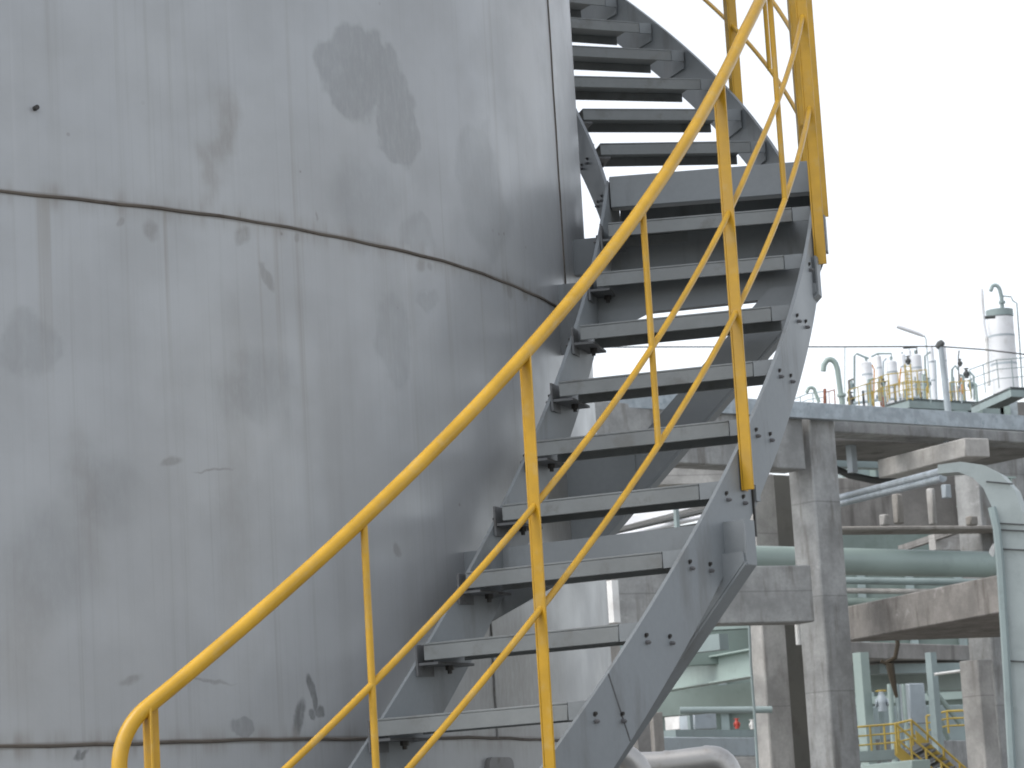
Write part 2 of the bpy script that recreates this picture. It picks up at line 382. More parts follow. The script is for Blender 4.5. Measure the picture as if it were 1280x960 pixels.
base_loc = Vector(stair['_loc'])
def place_tread(ph, z, skew):
    if first[0]: t = Tproto; first[0] = False
    else:
        t = Tproto.copy(); col.objects.link(t); t.parent = stair
        for ch in Tproto.children:
            c = ch.copy(); col.objects.link(c); c.parent = t
    phi_in = ph-(.0045 if skew else 0)
    a, b_ = cyl(RIN+.001, phi_in, z), cyl(ROUT-.001, ph+(.0138 if skew else 0), z)
    t.location = a-base_loc; d = b_-a; t.rotation_euler = (0, 0, math.atan2(d.y, d.x)); t.scale = (d.length/W, 1, 1)
def place_bolt(parent, r, ph, z, inward):
    if first[1]: b_ = Bproto; first[1] = False
    else: b_ = Bproto.copy(); col.objects.link(b_)
    b_.parent = parent; b_.location = cyl(r, ph, z)-base_loc
    b_.rotation_euler = (random.uniform(-.3, .3), 0, ph+(PI if inward else 0))
for k in range(-6, 9):
    ph, z = PH0+k*DP, Z0+k*H; place_tread(ph, z, True)
    for dph in (.0155, .0415): place_bolt(so, ROUT+.011, ph+dph, z-.036, False)
    for dph in (.005, .035): place_bolt(si, RIN-.011, ph+dph, z-.036, True)
for k in range(-1, 13):
    ph, z = PHU+k*DPU, ZU+k*H; place_tread(ph, z, False)
    for dph in (.012, .038): place_bolt(so, ROUT+.011, ph+dph, z-.04, False); place_bolt(si, RIN-.011, ph+dph, z-.05, True)
# landing
bm = nb()
PA, PB = PH0+9.12*DP, PHU-.95*DPU
n = 10; ring = []
for i in range(n+1):
    ph = PA+(PB-PA)*i/n; sh = .012*(1-i/n)
    ring.append([bm.verts.new(cyl(RIN+.002, ph, ZLAND+.002-q)) for q in (0, .008)]+[bm.verts.new(cyl(ROUT-.002, ph+sh, ZLAND+.002-q)) for q in (.008, 0)])
for a, b_ in zip(ring, ring[1:]):
    for i in range(4): bm.faces.new((a[i], a[(i+1) % 4], b_[(i+1) % 4], b_[i]))
bm.faces.new(ring[0][::-1]); bm.faces.new(ring[-1])
land = obj('landing', bm, 'tread', stair)
bm = nb(); a, b_ = cyl(RIN+.004, PA, ZLAND-.098), cyl(ROUT-.004, PA+.012, ZLAND-.098); d = b_-a; nn = Vector((-d.y, d.x, 0)).normalized()
box(bm, a-nn*.009, d, nn*.008, (0, 0, .104)); box(bm, a, d, nn*.05, (0, 0, .008)); bev(bm, .0015); obj('toe_channel', bm, 'steel', land)
for q in (.35, .7):
    bm = nb(); ph = PA+(PB-PA)*q; box(bm, cyl(RIN+.004, ph, ZLAND-.07), cyl(ROUT-.004, ph, 0)-cyl(RIN+.004, ph, 0), Vector((-math.sin(ph), math.cos(ph), 0))*.008, (0, 0, .06)); obj('joist', bm, 'steel', land)

# brackets carrying the stringers off the shell
def bracket(k, ztop, rend, brace=True, hgt=.118, gus=True, slope=.97, bw=.18):
    ph = PH0+k*DP; T = Vector((-math.sin(ph), math.cos(ph), 0)); FW = .04
    bm = nb(); zt, zb = ztop, ztop-hgt
    P = lambda r, z, t=0.: plane_pt(r, ph, z, t)
    prism(bm, [P(R-.02, zt), P(rend-.007, zt), P(rend-.007, zb), P(R-.02, zb)], T*.008)
    prism(bm, [P(R-.02, zt-.0085, .0085), P(rend-.0075, zt-.0085, .0085), P(rend-.0075, zt-.001, .0085), P(R-.02, zt-.001, .0085)], T*FW)
    prism(bm, [P(R-.02, zb+.001, .0085), P(rend-.0075, zb+.001, .0085), P(rend-.0075, zb+.0085, .0085), P(R-.02, zb+.0085, .0085)], T*FW)
    root = obj('bracket', bm, 'steel', stair)
    bm = nb(); e0 = zb-(.004 if brace else 0)
    prism(bm, [P(rend-.0065, zt, -.012), P(rend, zt, -.012), P(rend, e0, -.012), P(rend-.0065, e0, -.012)], T*(FW+.022)); obj('end_plate', bm, 'steel', root)
    if gus:
        bm = nb(); prism(bm, [P(R-.02, zb+.02, -.008), P(R+.3, zb+.02, -.008), P(R+.3, zb-.002, -.008), P(R+.02, zb-.11, -.008), P(R-.02, zb-.11, -.008)], T*.0065); obj('gusset', bm, 'steel', root)
    if brace:
        b0 = (rend-.002, zb-.006); b1 = (R-.02, b0[1]-(b0[0]-R+.02)*slope)
        ru = b0[0]-(zb+.015-(b0[1]))/1e9
        a1 = (R-.02, b1[1]+bw); ra = R-.02+(zb+.03-a1[1])/slope
        bm = nb(); prism(bm, [P(ra, zb+.03, -.0225), P(rend-.007, zb+.03, -.0225), P(b0[0]-.004, b0[1]+.008, -.0225), P(b1[0], b1[1]+.0105, -.0225), P(*a1, -.0225)], T*.009)
        prism(bm, [P(b0[0], b0[1], -.0235), P(b1[0], b1[1], -.0235), P(b1[0], b1[1]+.01, -.0235), P(b0[0], b0[1]+.0095, -.0235)], T*(FW+.03))
        obj('knee_brace', bm, 'steel', root)
        zc = b1[1]+bw+.17
        bm = nb(); prism(bm, [P(R-.015, zc+.03, -.035), P(R+.22, zc+.03, -.035), P(R+.22, zc-.06, -.035), P(R+.12, zc-.14, -.035), P(R-.015, zc-.14, -.035)], T*.01); obj('foot_plate', bm, 'steel', root)
def thing_part(n): return None
bracket(3.15, .826, 4.458, slope=1.12, bw=.15)
bracket(7.55, 1.742, 4.404)
bracket(9.0, 1.945, 4.402, brace=False, gus=False)

# railings ------------------------------------------------------
RR = 4.412
def interp(tab, x):
    if x <= tab[0][0]: return tab[0][1]
    for (a, va), (b_, vb) in zip(tab, tab[1:]):
        if x <= b_: t = (x-a)/(b_-a); t = t*t*(3-2*t) if False else t; return va+(vb-va)*t
    return tab[-1][1]
def tabulate(pts):
    out = []
    for px, py in pts:
        ph, z = on_tank(px, py, RR); k = kL(ph); out.append((k, z-Z0-k*H))
    return out
tr = tabulate([(200, 871), (300, 793), (440, 660), (550, 545), (655, 440), (800, 272), (895, 115), (945, 0)])
# smooth the measured heights with a quadratic fit
def quad(tab):
    xs = [a for a, _ in tab]; n_ = len(xs); S = [sum(x**i for x in xs) for i in range(5)]
    B = [sum(y*x**i for x, y in tab) for i in range(3)]
    A = Matrix(((S[0], S[1], S[2]), (S[1], S[2], S[3]), (S[2], S[3], S[4]))); c = A.inverted() @ Vector(B)
    return lambda x: c[0]+c[1]*x+c[2]*x*x
qt = quad(tr); qu = quad(tabulate([(365, 953), (465, 855), (665, 640), (720, 567), (810, 438), (912, 265)])); ql = quad(tabulate([(515, 955), (670, 770), (823, 555), (915, 400)]))
def rz(q, k): return Z0+k*H+q(min(k, 4.6))
KEND = 7.75
K0 = -5.25
def rp(q, k, dr=0.): return cyl(RR+dr, PH0+k*DP, rz(q, k))
bm = nb()
pts = [rp(qt, KEND-(KEND-K0)*i/70) for i in range(71)]
# bend at the foot: slope turns to vertical
P0 = pts[-1]; tdir = (pts[-1]-pts[-2]).normalized(); dn = Vector((0, 0, -1)); rb = .155
ang = tdir.angle(dn); nrm = (dn-tdir*tdir.dot(dn)).normalized(); cen = P0+nrm*rb
bend = [cen+(-nrm*math.cos(ang*i/9)+tdir*math.sin(ang*i/9))*rb for i in range(1, 10)]
pts += bend; foot = bend[-1]; pts.append(Vector((foot.x, foot.y, PAD+.01)))
tube(bm, pts, .0172, 14); rail = obj('railing', bm, 'yellow', stair)
phf = math.atan2(foot.y-CY, foot.x-CX) % (2*PI); KF = kL(phf)
for q in (qu, ql):
    bm = nb(); tube(bm, [rp(q, KF+(KEND-KF)*i/70, 0) for i in range(71)], .0085, 10); obj('mid_rail', bm, 'yellow', rail)
def angle_post(ph, zb, zt, parent, w=.037, rr=RR):
    bm = nb(); T = Vector((-math.sin(ph), math.cos(ph), 0)); Nv = Vector((math.cos(ph), math.sin(ph), 0)); o = cyl(rr-.02, ph, zb)-T*w/2
    box(bm, o, T*w, Nv*.006, (0, 0, zt-zb)); box(bm, o+T*.0002+Nv*.0062, T*.006, Nv*(w-.006), (0, 0, zt-zb-.004)); bev(bm, .0012)
    obj('post', bm, 'yellow', parent)
for kp in (-5.17, -.53, 3.75, 7.75):
    angle_post(PH0+kp*DP, Z0+kp*H-.17 if kp > -5 else PAD+.01, rz(qt, kp)-.008, rail)
for kt in (-2.86, 1.62, 5.75):
    bm = nb(); ph = PH0+kt*DP; tube(bm, [cyl(RR, ph, rz(ql, kt)-.004), cyl(RR, ph, rz(qt, kt))], .0088, 10); obj('post', bm, 'yellow', rail)
# landing and upper railing
ku = lambda k: PHU+k*DPU
uz = lambda k, o: ZU+max(k, -1.9)*H+o
bm = nb(); KS, KE = -2.9, 12.5
tube(bm, [cyl(RR-.004, ku(KS+(KE-KS)*i/80), uz(KS+(KE-KS)*i/80, .98)) for i in range(81)], .0163, 12); rail2 = obj('railing', bm, 'yellow', stair)
for o_ in (.6, .285):
    bm = nb(); tube(bm, [cyl(RR-.004, ku(KS+(KE-KS)*i/80), uz(KS+(KE-KS)*i/80, o_)) for i in range(81)], .0085, 8); obj('mid_rail', bm, 'yellow', rail2)
for kp in (-2.9, -1.75, 1.5, 5.9, 10.3): angle_post(ku(kp), uz(kp, -.08) if kp > 0 else ZLAND-.05, uz(kp, .975), rail2, .04, RR-.004)
for kt in (-.05, 3.7, 8.):
    bm = nb(); tube(bm, [cyl(RR-.004, ku(kt), uz(kt, .28)), cyl(RR-.004, ku(kt), uz(kt, .98))], .0088, 8); obj('post', bm, 'yellow', rail2)

exec_bg = True
# ------------------------------------------------------------------ background: pipe rack and plant
UP = Vector((0, 0, 1))
D1 = Vector((.79, .613, 0)).normalized(); D2 = Vector((-.613, .79, 0)).normalized()
def upto(v, z): return Vector((0, 0, z-v.z))
def column(name, px, py, Y, w1, w2, topy, mat, label, cat='column', group=None, zb=GZ, bevel=.02, d1=D1, d2=D2):
    c0 = at(px, py, Y); zt = at(px, topy, Y).z; bm = nb()
    box(bm, (c0.x, c0.y, zb), d1*w1, d2*w2, (0, 0, zt-zb))
    if bevel: bev(bm, bevel)
    return solo(name, bm, mat, label, cat, group)
def girder_pts(p1, Y1, p2):
    a = at(p1[0], p1[1], Y1); return a, at_z(p2[0], p2[1], a.z)
def girder(name, p1, Y1, p2, h, w, mat, label, cat='beam', group=None, bevel=.015):
    a, b_ = girder_pts(p1, Y1, p2); bm = nb(); beam(bm, a, b_, w, h)
    if bevel: bev(bm, bevel)
    return solo(name, bm, mat, label, cat, group)
def ibeam(name, p1, Y1, p2, h, w, mat, label, cat='beam', group=None):
    a, b_ = girder_pts(p1, Y1, p2); bm = nb(); d = b_-a; n_ = Vector((-d.y, d.x, 0)).normalized()
    if n_.y < 0: n_ = -n_
    box(bm, a, d, n_*w, (0, 0, .025)); box(bm, a+Vector((0, 0, h-.025)), d, n_*w, (0, 0, .025)); box(bm, a+n_*(w*.45)+Vector((0, 0, .026)), d, n_*.02, (0, 0, h-.052))
    return solo(name, bm, mat, label, cat, group)
def pipe(name, pxs, Y, rpx, mat, label, cat='pipe', group=None, n=14):
    pts = [at(p[0], p[1], p[2] if len(p) > 2 else Y) for p in pxs]; bm = nb(); tube(bm, pts, rpx*Y/F, n)
    return solo(name, bm, mat, label, cat, group)
def bendpx(p, c, q, n=6):      # quadratic bend between two pixels
    return [((1-t)**2*p[0]+2*t*(1-t)*c[0]+t*t*q[0], (1-t)**2*p[1]+2*t*(1-t)*c[1]+t*t*q[1]) for t in [i/n for i in range(n+1)]]

# main rack frame
column('concrete_column', 1028, 750, 36, .46, .46, 517, 'conc', 'tall grey concrete rack column right behind the stair')
column('concrete_column', 957, 850, 39.5, .45, .3, 590, 'conc_pale', 'pale beige concrete column just left of the tall grey rack column')
girder('concrete_beam', (700, 571), 33.3, (1008, 587), .71, .4, 'conc', 'upper concrete girder running behind the treads into the grey rack column')
girder('concrete_beam', (760, 783), 33.9, (1019, 777), .70, .4, 'conc', 'lower concrete girder below the green pipe left of the rack column')
g_a, g_b = girder_pts((985, 521), 35.6, (1330, 541))
bm = nb(); d = g_b-g_a; nn = Vector((-d.y, d.x, 0)).normalized(); a2 = g_a-d*.75; d2_ = d*1.75
box(bm, a2, d2_, nn*.012, (0, 0, .205)); box(bm, a2+nn*.012, d2_, nn*.1, (0, 0, .012)); box(bm, a2+nn*.012+UP*.19, d2_, nn*.1, (0, 0, .012)); bev(bm, .003)
solo('galvanised_channel', bm, 'galv', 'long mottled galvanised steel channel along the rack top', 'beam')
girder('concrete_beam', (1043, 540), 37, (1330, 556.5), .16, .45, 'conc', 'thin concrete beam under the galvanised channel right of the rack column')
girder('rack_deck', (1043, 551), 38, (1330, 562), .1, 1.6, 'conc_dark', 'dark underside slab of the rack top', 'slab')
column('steel_post', 1066, 590, 38.5, .1, .1, 541, 'bluegrey', 'grey steel stub post hanging under the rack beam beside the concrete column', 'post', zb=at(1066, 590, 38.5).z, bevel=0)
column('steel_post', 1184, 562, 38.5, .06, .06, 547, 'bluegrey', 'short grey stub post over the pale concrete beam end', 'post', zb=at(1184, 562, 38.5).z, bevel=0)
girder('steel_beam', (1046, 583), 40.5, (1125, 586), .15, .2, 'greygreen', 'short grey green beam seen beneath the rack deck', bevel=0)
girder('concrete_beam', (1098, 598), 38.6, (1207, 571), .25, .4, 'conc_pale', 'pale patched concrete beam sloping to the right above the cable tray')
pipe('dark_pipe', [(1040, 584), (1062, 594), (1090, 600), (1120, 602)], 40, 4.5, 'darksteel', 'dark curved pipe behind the grey rack column')
column('concrete_column', 1222, 600, 44, 1.9, .5, 536, 'conc', 'broad concrete column at the right edge behind the duct', zb=GZ)
# cable tray with riser
tr_y = 31.
bm = nb()
path = [at(p[0], p[1], y) for p, y in (((1044, 624), 37.4), ((1110, 607), 34.6), ((1178, 589.5), 31.6))]
for off, r_ in ((0, .05), (.075, .045)):
    tube(bm, [p-UP*off for p in path], r_, 10)
tray = thing('cable_duct', at(1268, 700, tr_y)*1.0 - UP*(at(1268, 700, tr_y).z-GZ), 'wide galvanised duct bending down from the cable tray at the right edge', 'duct')
bmr = bm; obj('conduits', bmr, 'galv', tray)
outer = [(1172, 581), (1200, 577), (1228, 581), (1250, 592), (1268, 612), (1278, 640), (1283, 690), (1290, 830), (1300, 975), (1318, 1250)]
inner = [(1172, 592), (1198, 590), (1216, 597), (1229, 610), (1240, 634), (1246, 660), (1250, 700), (1258, 830), (1266, 975), (1284, 1250)]
bm = nb(); prev = None
for (ox, oy), (ix, iy) in zip(outer, inner):
    a, b_ = at(ox, oy, tr_y), at(ix, iy, tr_y); bk = Vector((.12, .3, 0))
    q = [bm.verts.new(v) for v in (a, b_, b_+bk, a+bk)]
    if prev:
        for i in range(4): bm.faces.new((prev[i], prev[(i+1) % 4], q[(i+1) % 4], q[i]))
    else: bm.faces.new(q[::-1])
    prev = q
bm.faces.new(prev); obj('duct_cover', bm, 'duct', tray, sharp=False)
bm = nb()
for (ix, iy, ox, oy) in ((1234, 602, 1266, 605), (1247, 654, 1284, 656), (1248, 662, 1285, 664), (1250, 686, 1286, 688), (1262, 826, 1292, 828)):
    tube(bm, [at(ix-1, iy, tr_y-.03), at(ox, oy, tr_y-.03)], .009, 6)
obj('straps', bm, 'darksteel', tray)
bm = nb(); tube(bm, [at(x, y, tr_y-.05) for x, y in inner[4:]], .045, 6); obj('duct_flange', bm, 'greygreen', tray)
# middle bay
girder('concrete_beam', (1040, 663), 45, (1300, 655), .84, .5, 'conc_dark', 'dark concrete wall beam under the cable tray', 'beam')
girder('concrete_ledge', (1040, 663), 42.2, (1300, 661), .06, .6, 'conc_warm', 'thin stained concrete ledge below the dark wall beam', 'ledge')
for i, (x, y, w, h, mt, lb) in enumerate(((1130, 656, 13, 38, 'conc_warm', 'leftmost stained upright standing on the stained ledge'), (1172, 657, 9, 46, 'conc_pale', 'pale streaked upright on the stained ledge below the tray'), (1112, 658, 12, 14, 'conc_pale', 'small pale block on the stained ledge near the rack column'), (1222, 658, 16, 12, 'conc_warm', 'low block on the ledge beside the duct'))):
    p = at(x-w/2, y, 41.9); p.z += .02; s = 41.9/F; bm = nb(); box(bm, p, D1*w*s*.9, D2*.12, (0, 0, h*s)); bev(bm, .02); solo('concrete_block', bm, mt, lb, 'block')
ibeam('steel_beam', (1196, 634), 45, (1260, 621), .32, .2, 'green', 'pale green steel beam stub below the tray left of the duct')
bm = nb(); p = at(1183, 622, 42.); box(bm, p, D1*.12, D2*.1, (0, 0, .2)); bev(bm, .01); solo('pipe_clamp', bm, 'bluegrey', 'grey clamp box under the end of the cable tray', 'clamp')
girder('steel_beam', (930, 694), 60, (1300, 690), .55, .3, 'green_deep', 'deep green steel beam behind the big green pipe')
girder('steel_beam', (1170, 687), 54, (1206, 687), .3, .2, 'conc_pale', 'pale end block above the big green pipe', bevel=0)
girder('steel_beam', (1123, 690), 56, (1190, 668), .12, .12, 'conc_dark', 'narrow dark notched beam climbing above the green pipe', bevel=0)
a = at(940, 699.5, 37.3); b_ = at_z(1300, 707, a.z); bm = nb(); tube(bm, [a-(b_-a)*.12, b_+(b_-a)*.2], 17.6*37.3/F, 28); bgp = solo('green_pipe', bm, 'green', 'large pale green pipe crossing behind the rack columns', 'pipe')
pipe('steel_pipe', [(930, 724), (1300, 729)], 42, 4.5, 'greygreen', 'thin grey green pipe directly beneath the large green pipe')
pipe('steel_pipe', [(930, 737), (1300, 741)], 42, 3.5, 'conc_pale', 'thin pale pipe second below the large green pipe')
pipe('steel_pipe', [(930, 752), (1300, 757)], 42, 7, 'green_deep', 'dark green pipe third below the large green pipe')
pipe('white_pipe', bendpx((1239, 704), (1236, 674), (1262, 678)), 40, 3.4, 'white', 'small white pipe elbow beside the duct above the green pipe')
girder('concrete_beam', (1050, 803), 37.6, (1258, 764.5), .45, 3.4, 'conc_mid', 'brown streaked concrete beam slanting to the right below the green pipe')
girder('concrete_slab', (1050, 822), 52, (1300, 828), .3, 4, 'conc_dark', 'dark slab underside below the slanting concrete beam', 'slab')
ibeam('steel_beam', (1212, 786), 40, (1290, 770), .17, .2, 'green', 'small pale green beam under the slanting concrete beam')
# hanging chain
bm = nb(); pts = [at(x, y, 39.) for x, y in ((1121, 785), (1122, 806), (1119, 822), (1107, 829), (1101, 826))]; tube(bm, pts, .031, 6); pts = [at(x, y, 39.) for x, y in ((1112, 829), (1115, 845), (1118, 860), (1121, 872))]; tube(bm, pts, [.06, .05, .035, .02], 6)
solo('hanging_chain', bm, 'brown', 'dark brown chain hoist hanging under the dark slab', 'chain')
# lower right: pale post, stairs, vessels
bm = nb(); c0 = at(1228, 900, 40); box(bm, (c0.x, c0.y, GZ), D1*.3, D2*.36, (0, 0, at(1222, 824, 40).z-GZ)); bev(bm, .015); solo('concrete_column', bm, 'conc_pale', 'pale square concrete post below the dark slab near the right edge', 'column')
girder('steel_beam', (1060, 864), 55, (1300, 862), .5, .3, 'green', 'pale green cross beam behind the hanging chain')
girder('steel_beam', (1100, 842), 54, (1300, 838), .18, .4, 'greygreen', 'thin grey green ledge beam above the yellow stair', bevel=0)
pipe('bright_pipe', [(1168, 843), (1206, 838)], 48, 1.8, 'white', 'short bright pipe left of the pale concrete post')
column('green_post', 1078, 850, 50, .2, .2, 815, 'green', 'light green post behind the rack column above the yellow stair', 'post', bevel=0)
column('green_post', 1166, 850, 50, .14, .14, 815, 'greygreen', 'thin grey green post left of the pale concrete post', 'post', bevel=0)
for i, (x, w, mt, lb) in enumerate(((1112, 5, 'green', 'green upright pipe left of the grey instrument cabinet'), (1121, 4, 'greygreen', 'grey green upright pipe third from the rack column'), (1129, 4, 'green', 'slim green upright pipe nearest the grey instrument cabinet'))):
    pipe('upright_pipe', [(x, 855), (x+9, 985), ], 52, w*.7, mt, lb, 'pipe', 'upright pipes behind the yellow stair')
bm = nb(); c0 = at(1140, 905, 53); box(bm, c0, D1*.42, D2*.4, (0, 0, .75)); bev(bm, .02); solo('instrument_cabinet', bm, 'bluegrey', 'light grey cabinet behind the yellow stair platform', 'cabinet')
GV = True
for x0, x1, y0, y1, lb in ((1160, 1186, 862, 925, 'steep green pipe right of the grey cabinet'), (1172, 1200, 868, 905, 'dark green sloping pipe left of the pale post')):
    pipe('sloping_pipe', [(x0, y0), (x1, y1)], 53, 3.2, 'green_deep', lb)
girder('concrete_wall', (1070, 985), 56, (1320, 978), .95, .4, 'conc', 'low grey concrete wall behind the yellow stair', 'wall')
girder('yard_wall', (1070, 960), 66, (1320, 950), 1.4, .4, 'greygreen', 'grey green panelled wall far behind the yellow platform', 'wall')

# large plant building that fills the view under the racks
a, b_ = at(760, 985, 78), at(1330, 985, 78); pb = thing('plant_building', (a.x, 78, GZ), 'grey green steel plant building far behind the racks', 'building')
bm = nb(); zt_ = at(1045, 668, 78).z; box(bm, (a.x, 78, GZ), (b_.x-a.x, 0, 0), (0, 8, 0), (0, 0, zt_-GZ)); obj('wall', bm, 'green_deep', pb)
for i in range(9):
    bm = nb(); x = a.x+(b_.x-a.x)*(i+.4)/9.3; box(bm, (x, 77.85, GZ), (.22, 0, 0), (0, .14, 0), (0, 0, zt_-GZ-.05)); obj('pilaster', bm, 'greygreen', pb)
for i, f_ in enumerate((.25, .5, .74, .93)):
    bm = nb(); zz = GZ+(zt_-GZ)*f_; box(bm, (a.x, 77.7, zz), (b_.x-a.x, 0, 0), (0, .12, 0), (0, 0, .2)); obj('girt', bm, 'green', pb)

# added unseen wall on the right; darkens the low light reaching the tank
bw_ = thing('added_shade_wall', (17, -12, GZ), 'long grey concrete wall added out of view on the right to darken the tank', 'wall')
bm = nb(); box(bm, (17, -12, GZ), (.3, 0, 0), (0, 66, 0), (0, 0, 3.4)); obj('wall', bm, 'conc', bw_)
for i in range(12):
    bm = nb(); box(bm, (16.8, -11.5+i*5.8, GZ), (.198, 0, 0), (0, .4, 0), (0, 0, 3.6)); obj('pier', bm, 'conc', bw_)

def valve(px, py, Y, s, mat, label, wheel=None):
    k = s*Y/F; c = at(px, py, Y); v = thing('valve', c-UP*k*2, label, 'valve')
    bm = nb(); tube(bm, [c-UP*k*2, c-UP*k*.6, c, c+UP*k*.6, c+UP*k*1.6], [k*.8, k*.9, k*1.0, k*.7, k*.35], 10); obj('body', bm, mat, v)
    bm = nb(); tube(bm, arc(c+UP*k*1.6, (1, 0, 0), (0, 1, 0), k*.9, 0, 2*PI, 12), k*.14, 6); obj('handwheel', bm, wheel or mat, v)
    for sgn in (-1, 1):
        bm = nb(); tube(bm, [c+Vector((sgn*k*.9, 0, -k*.5)), c+Vector((sgn*k*1.15, 0, -k*.5))], k*.75, 10); obj('flange', bm, mat, v)
    return v
valve(1102, 875, 50, 7, 'bluegrey', 'large grey valve with yellow handwheel behind the rack column', 'yellow_far')
pipe('upright_pipe', [(1101, 880), (1108, 985)], 50.3, 4, 'greygreen', 'grey riser under the large valve with yellow handwheel')

def far_rail(name, pts, Y, hpx, label, cat='railing', posts=4, r=1.1, mids=1, mat='yellow_far', group=None):
    P = [at(p[0], p[1], p[2] if len(p) > 2 else Y) for p in pts]; hh = hpx*Y/F; rr = r*Y/F
    rt_ = thing(name, P[0]-UP*hh, label, cat, group)
    bm = nb(); tube(bm, P, rr, 6); obj('top_rail', bm, mat, rt_)
    for j in range(mids):
        bm = nb(); tube(bm, [p-UP*hh*(j+1)/(mids+1) for p in P], rr*.8, 6); obj('mid_rail', bm, mat, rt_)
    tot = sum((b-a).length for a, b in zip(P, P[1:]))
    for i in range(posts):
        s_ = tot*i/(posts-1) if posts > 1 else 0; acc = 0
        for a, b in zip(P, P[1:]):
            l = (b-a).length
            if s_ <= acc+l+1e-6: q = a+(b-a)*((s_-acc)/l); break
            acc += l
        bm = nb(); tube(bm, [q-UP*hh, q], rr, 6); obj('post', bm, mat, rt_)
    return rt_
st = thing('yellow_stair', at(1160, 1000, 46)*1.0, 'yellow painted metal stair descending to the right under the rack', 'stair')
for (x0, y0, x1, y1, yy) in ((1119, 944, 1215, 1030, 45.5), (1146, 930, 1240, 1016, 46.5)):
    bm = nb(); a, b_ = at(x0, y0, yy), at(x1, y1, yy); box(bm, a, b_-a, Vector((0, .04, 0)), (0, 0, .22)); obj('stringer', bm, 'yellow_far', st)
for i in range(12):
    bm = nb(); a = at(1120+i*8, 946+i*7.2, 45.55); b_ = at(1147+i*8, 932+i*7.2, 46.45); d = b_-a; box(bm, a, d, Vector((.2, 0, 0)), (0, 0, .035)); obj('step', bm, 'darksteel', st)
for lb, pts, hp in (('nearer sloping yellow handrail of the stair under the rack', [(1119, 905), (1215, 985)], 36), ('farther sloping yellow handrail of the stair under the rack', [(1139, 900), (1240, 990)], 34)):
    far_rail('stair_handrail', pts, 45.4 if 'nearer' in lb else 46.6, hp, lb, posts=6, r=1.5, mids=1)
far_rail('platform_railing', [(1070, 909), (1118, 905), (1139, 900)], 47, 34, 'yellow railing around the platform at the head of the stair', posts=5, mids=2, r=1.4)
far_rail('platform_railing', [(1158, 895), (1184, 889), (1210, 888)], 51, 27, 'yellow railing along the low concrete wall behind the pale post', posts=3, mids=2, r=1.4)
far_rail('platform_railing', [(1240, 879), (1275, 877)], 47, 32, 'short yellow railing between pale post and duct', posts=2, mids=3, r=1.6)
girder('steel_platform', (1068, 952), 46.2, (1120, 949), .16, 1.0, 'greygreen', 'grey green platform edge at the head of the yellow stair', 'platform', bevel=0)
girder('green_beam', (1066, 975), 42, (1140, 968), .2, .3, 'green', 'pale green beam below the yellow stair platform')

# gap between stringer and beige column
ibeam('steel_beam', (815, 866), 46, (947, 844), .42, .3, 'green', 'bright pale green beam climbing to the right beside the stair stringer')
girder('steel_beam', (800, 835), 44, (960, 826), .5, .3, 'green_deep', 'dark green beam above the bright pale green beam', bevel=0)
girder('steel_beam', (812, 822), 40, (900, 812), .22, .2, 'greygreen', 'short grey green beam end left of the beige column', bevel=0)
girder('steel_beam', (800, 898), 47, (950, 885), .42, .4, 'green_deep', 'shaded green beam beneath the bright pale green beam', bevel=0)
pipe('steel_pipe', [(850, 888), (965, 887)], 38.5, 4.3, 'greygreen', 'grey green pipe with a bright top below the shaded green beam')
bm = nb(); box(bm, at(850, 912, 62), D1*.9, D2*.5, (0, 0, .36)); bev(bm, .02); solo('equipment_box', bm, 'white', 'white equipment box seen through the gap left of the beige column', 'box')
bm = nb(); box(bm, at(869, 912, 60), D1*.62, D2*.5, (0, 0, .34)); bev(bm, .02); solo('equipment_box', bm, 'bluegrey', 'pale blue grey equipment box in front of the white one', 'box')
girder('steel_beam', (845, 921), 40, (960, 921), .1, .2, 'greygreen', 'thin grey green rail under the equipment boxes', bevel=0)
girder('cladding_wall', (830, 946), 39, (960, 945), .27, .1, 'bluegrey', 'blue grey steel panel low behind the silver pipe', 'panel')
girder('concrete_wall', (780, 1000), 66, (980, 990), 1.2, .3, 'conc_pale', 'pale concrete wall far behind the silver pipe', 'wall')
valve(921, 904, 38, 3.4, 'red', 'small red hand valve left of the beige column')
valve(940, 905, 38, 3.2, 'white', 'small white valve between red valve and beige column')
pipe('conduit', [(936, 770), (938.5, 830), (943, 890), (948, 975)], 36.2, 1.7, 'greygreen', 'thin grey conduit running down beside the beige column', 'conduit')
column('concrete_column', 797, 930, 31, .2, .16, 893, 'conc_dark', 'dark concrete stub column just right of the stair stringer', bevel=.01)
column('concrete_column', 818, 930, 33, .16, .16, 890, 'conc_warm', 'brownish concrete stub column second right of the stair stringer', bevel=.01)
# silver insulated pipe with two elbows
def spipe():
    Y = 15.; v = thing('insulated_pipe', at(850, 990, Y), 'silver clad insulated pipe with elbow at the bottom of the stair', 'pipe')
    s = Y/F; r = 18.5*s
    bm = nb(); main = [(800, 957), (830, 956), (885, 949)]; P = [at(x, y+2, Y) for x, y in main]+[at(x, y+2, Y) for x, y in bendpx((885, 949), (905, 946), (911, 972), 7)[1:]]+[at(922, 1040, Y)]
    tube(bm, P, r, 22); obj('run', bm, 'alu', v)
    bm = nb(); P = [at(x, y, Y-.25) for x, y in bendpx((806, 985), (800, 952), (778, 944), 8)]; tube(bm, P, r*.82, 20); obj('elbow', bm, 'alu', v)
    for x, y, q in ((833, 957.5, 1.03), (884, 951, 1.03)):
        bm = nb(); c = at(x, y, Y); tube(bm, [c-Vector((.012, 0, 0)), c+Vector((.012, 0, 0))], r*q, 22); obj('band', bm, 'alu', v)
    bm = nb(); tube(bm, [at(922, 1030, Y), Vector((at(922, 1030, Y).x, Y, GZ))], r*.9, 16); obj('riser', bm, 'alu', v)
spipe()
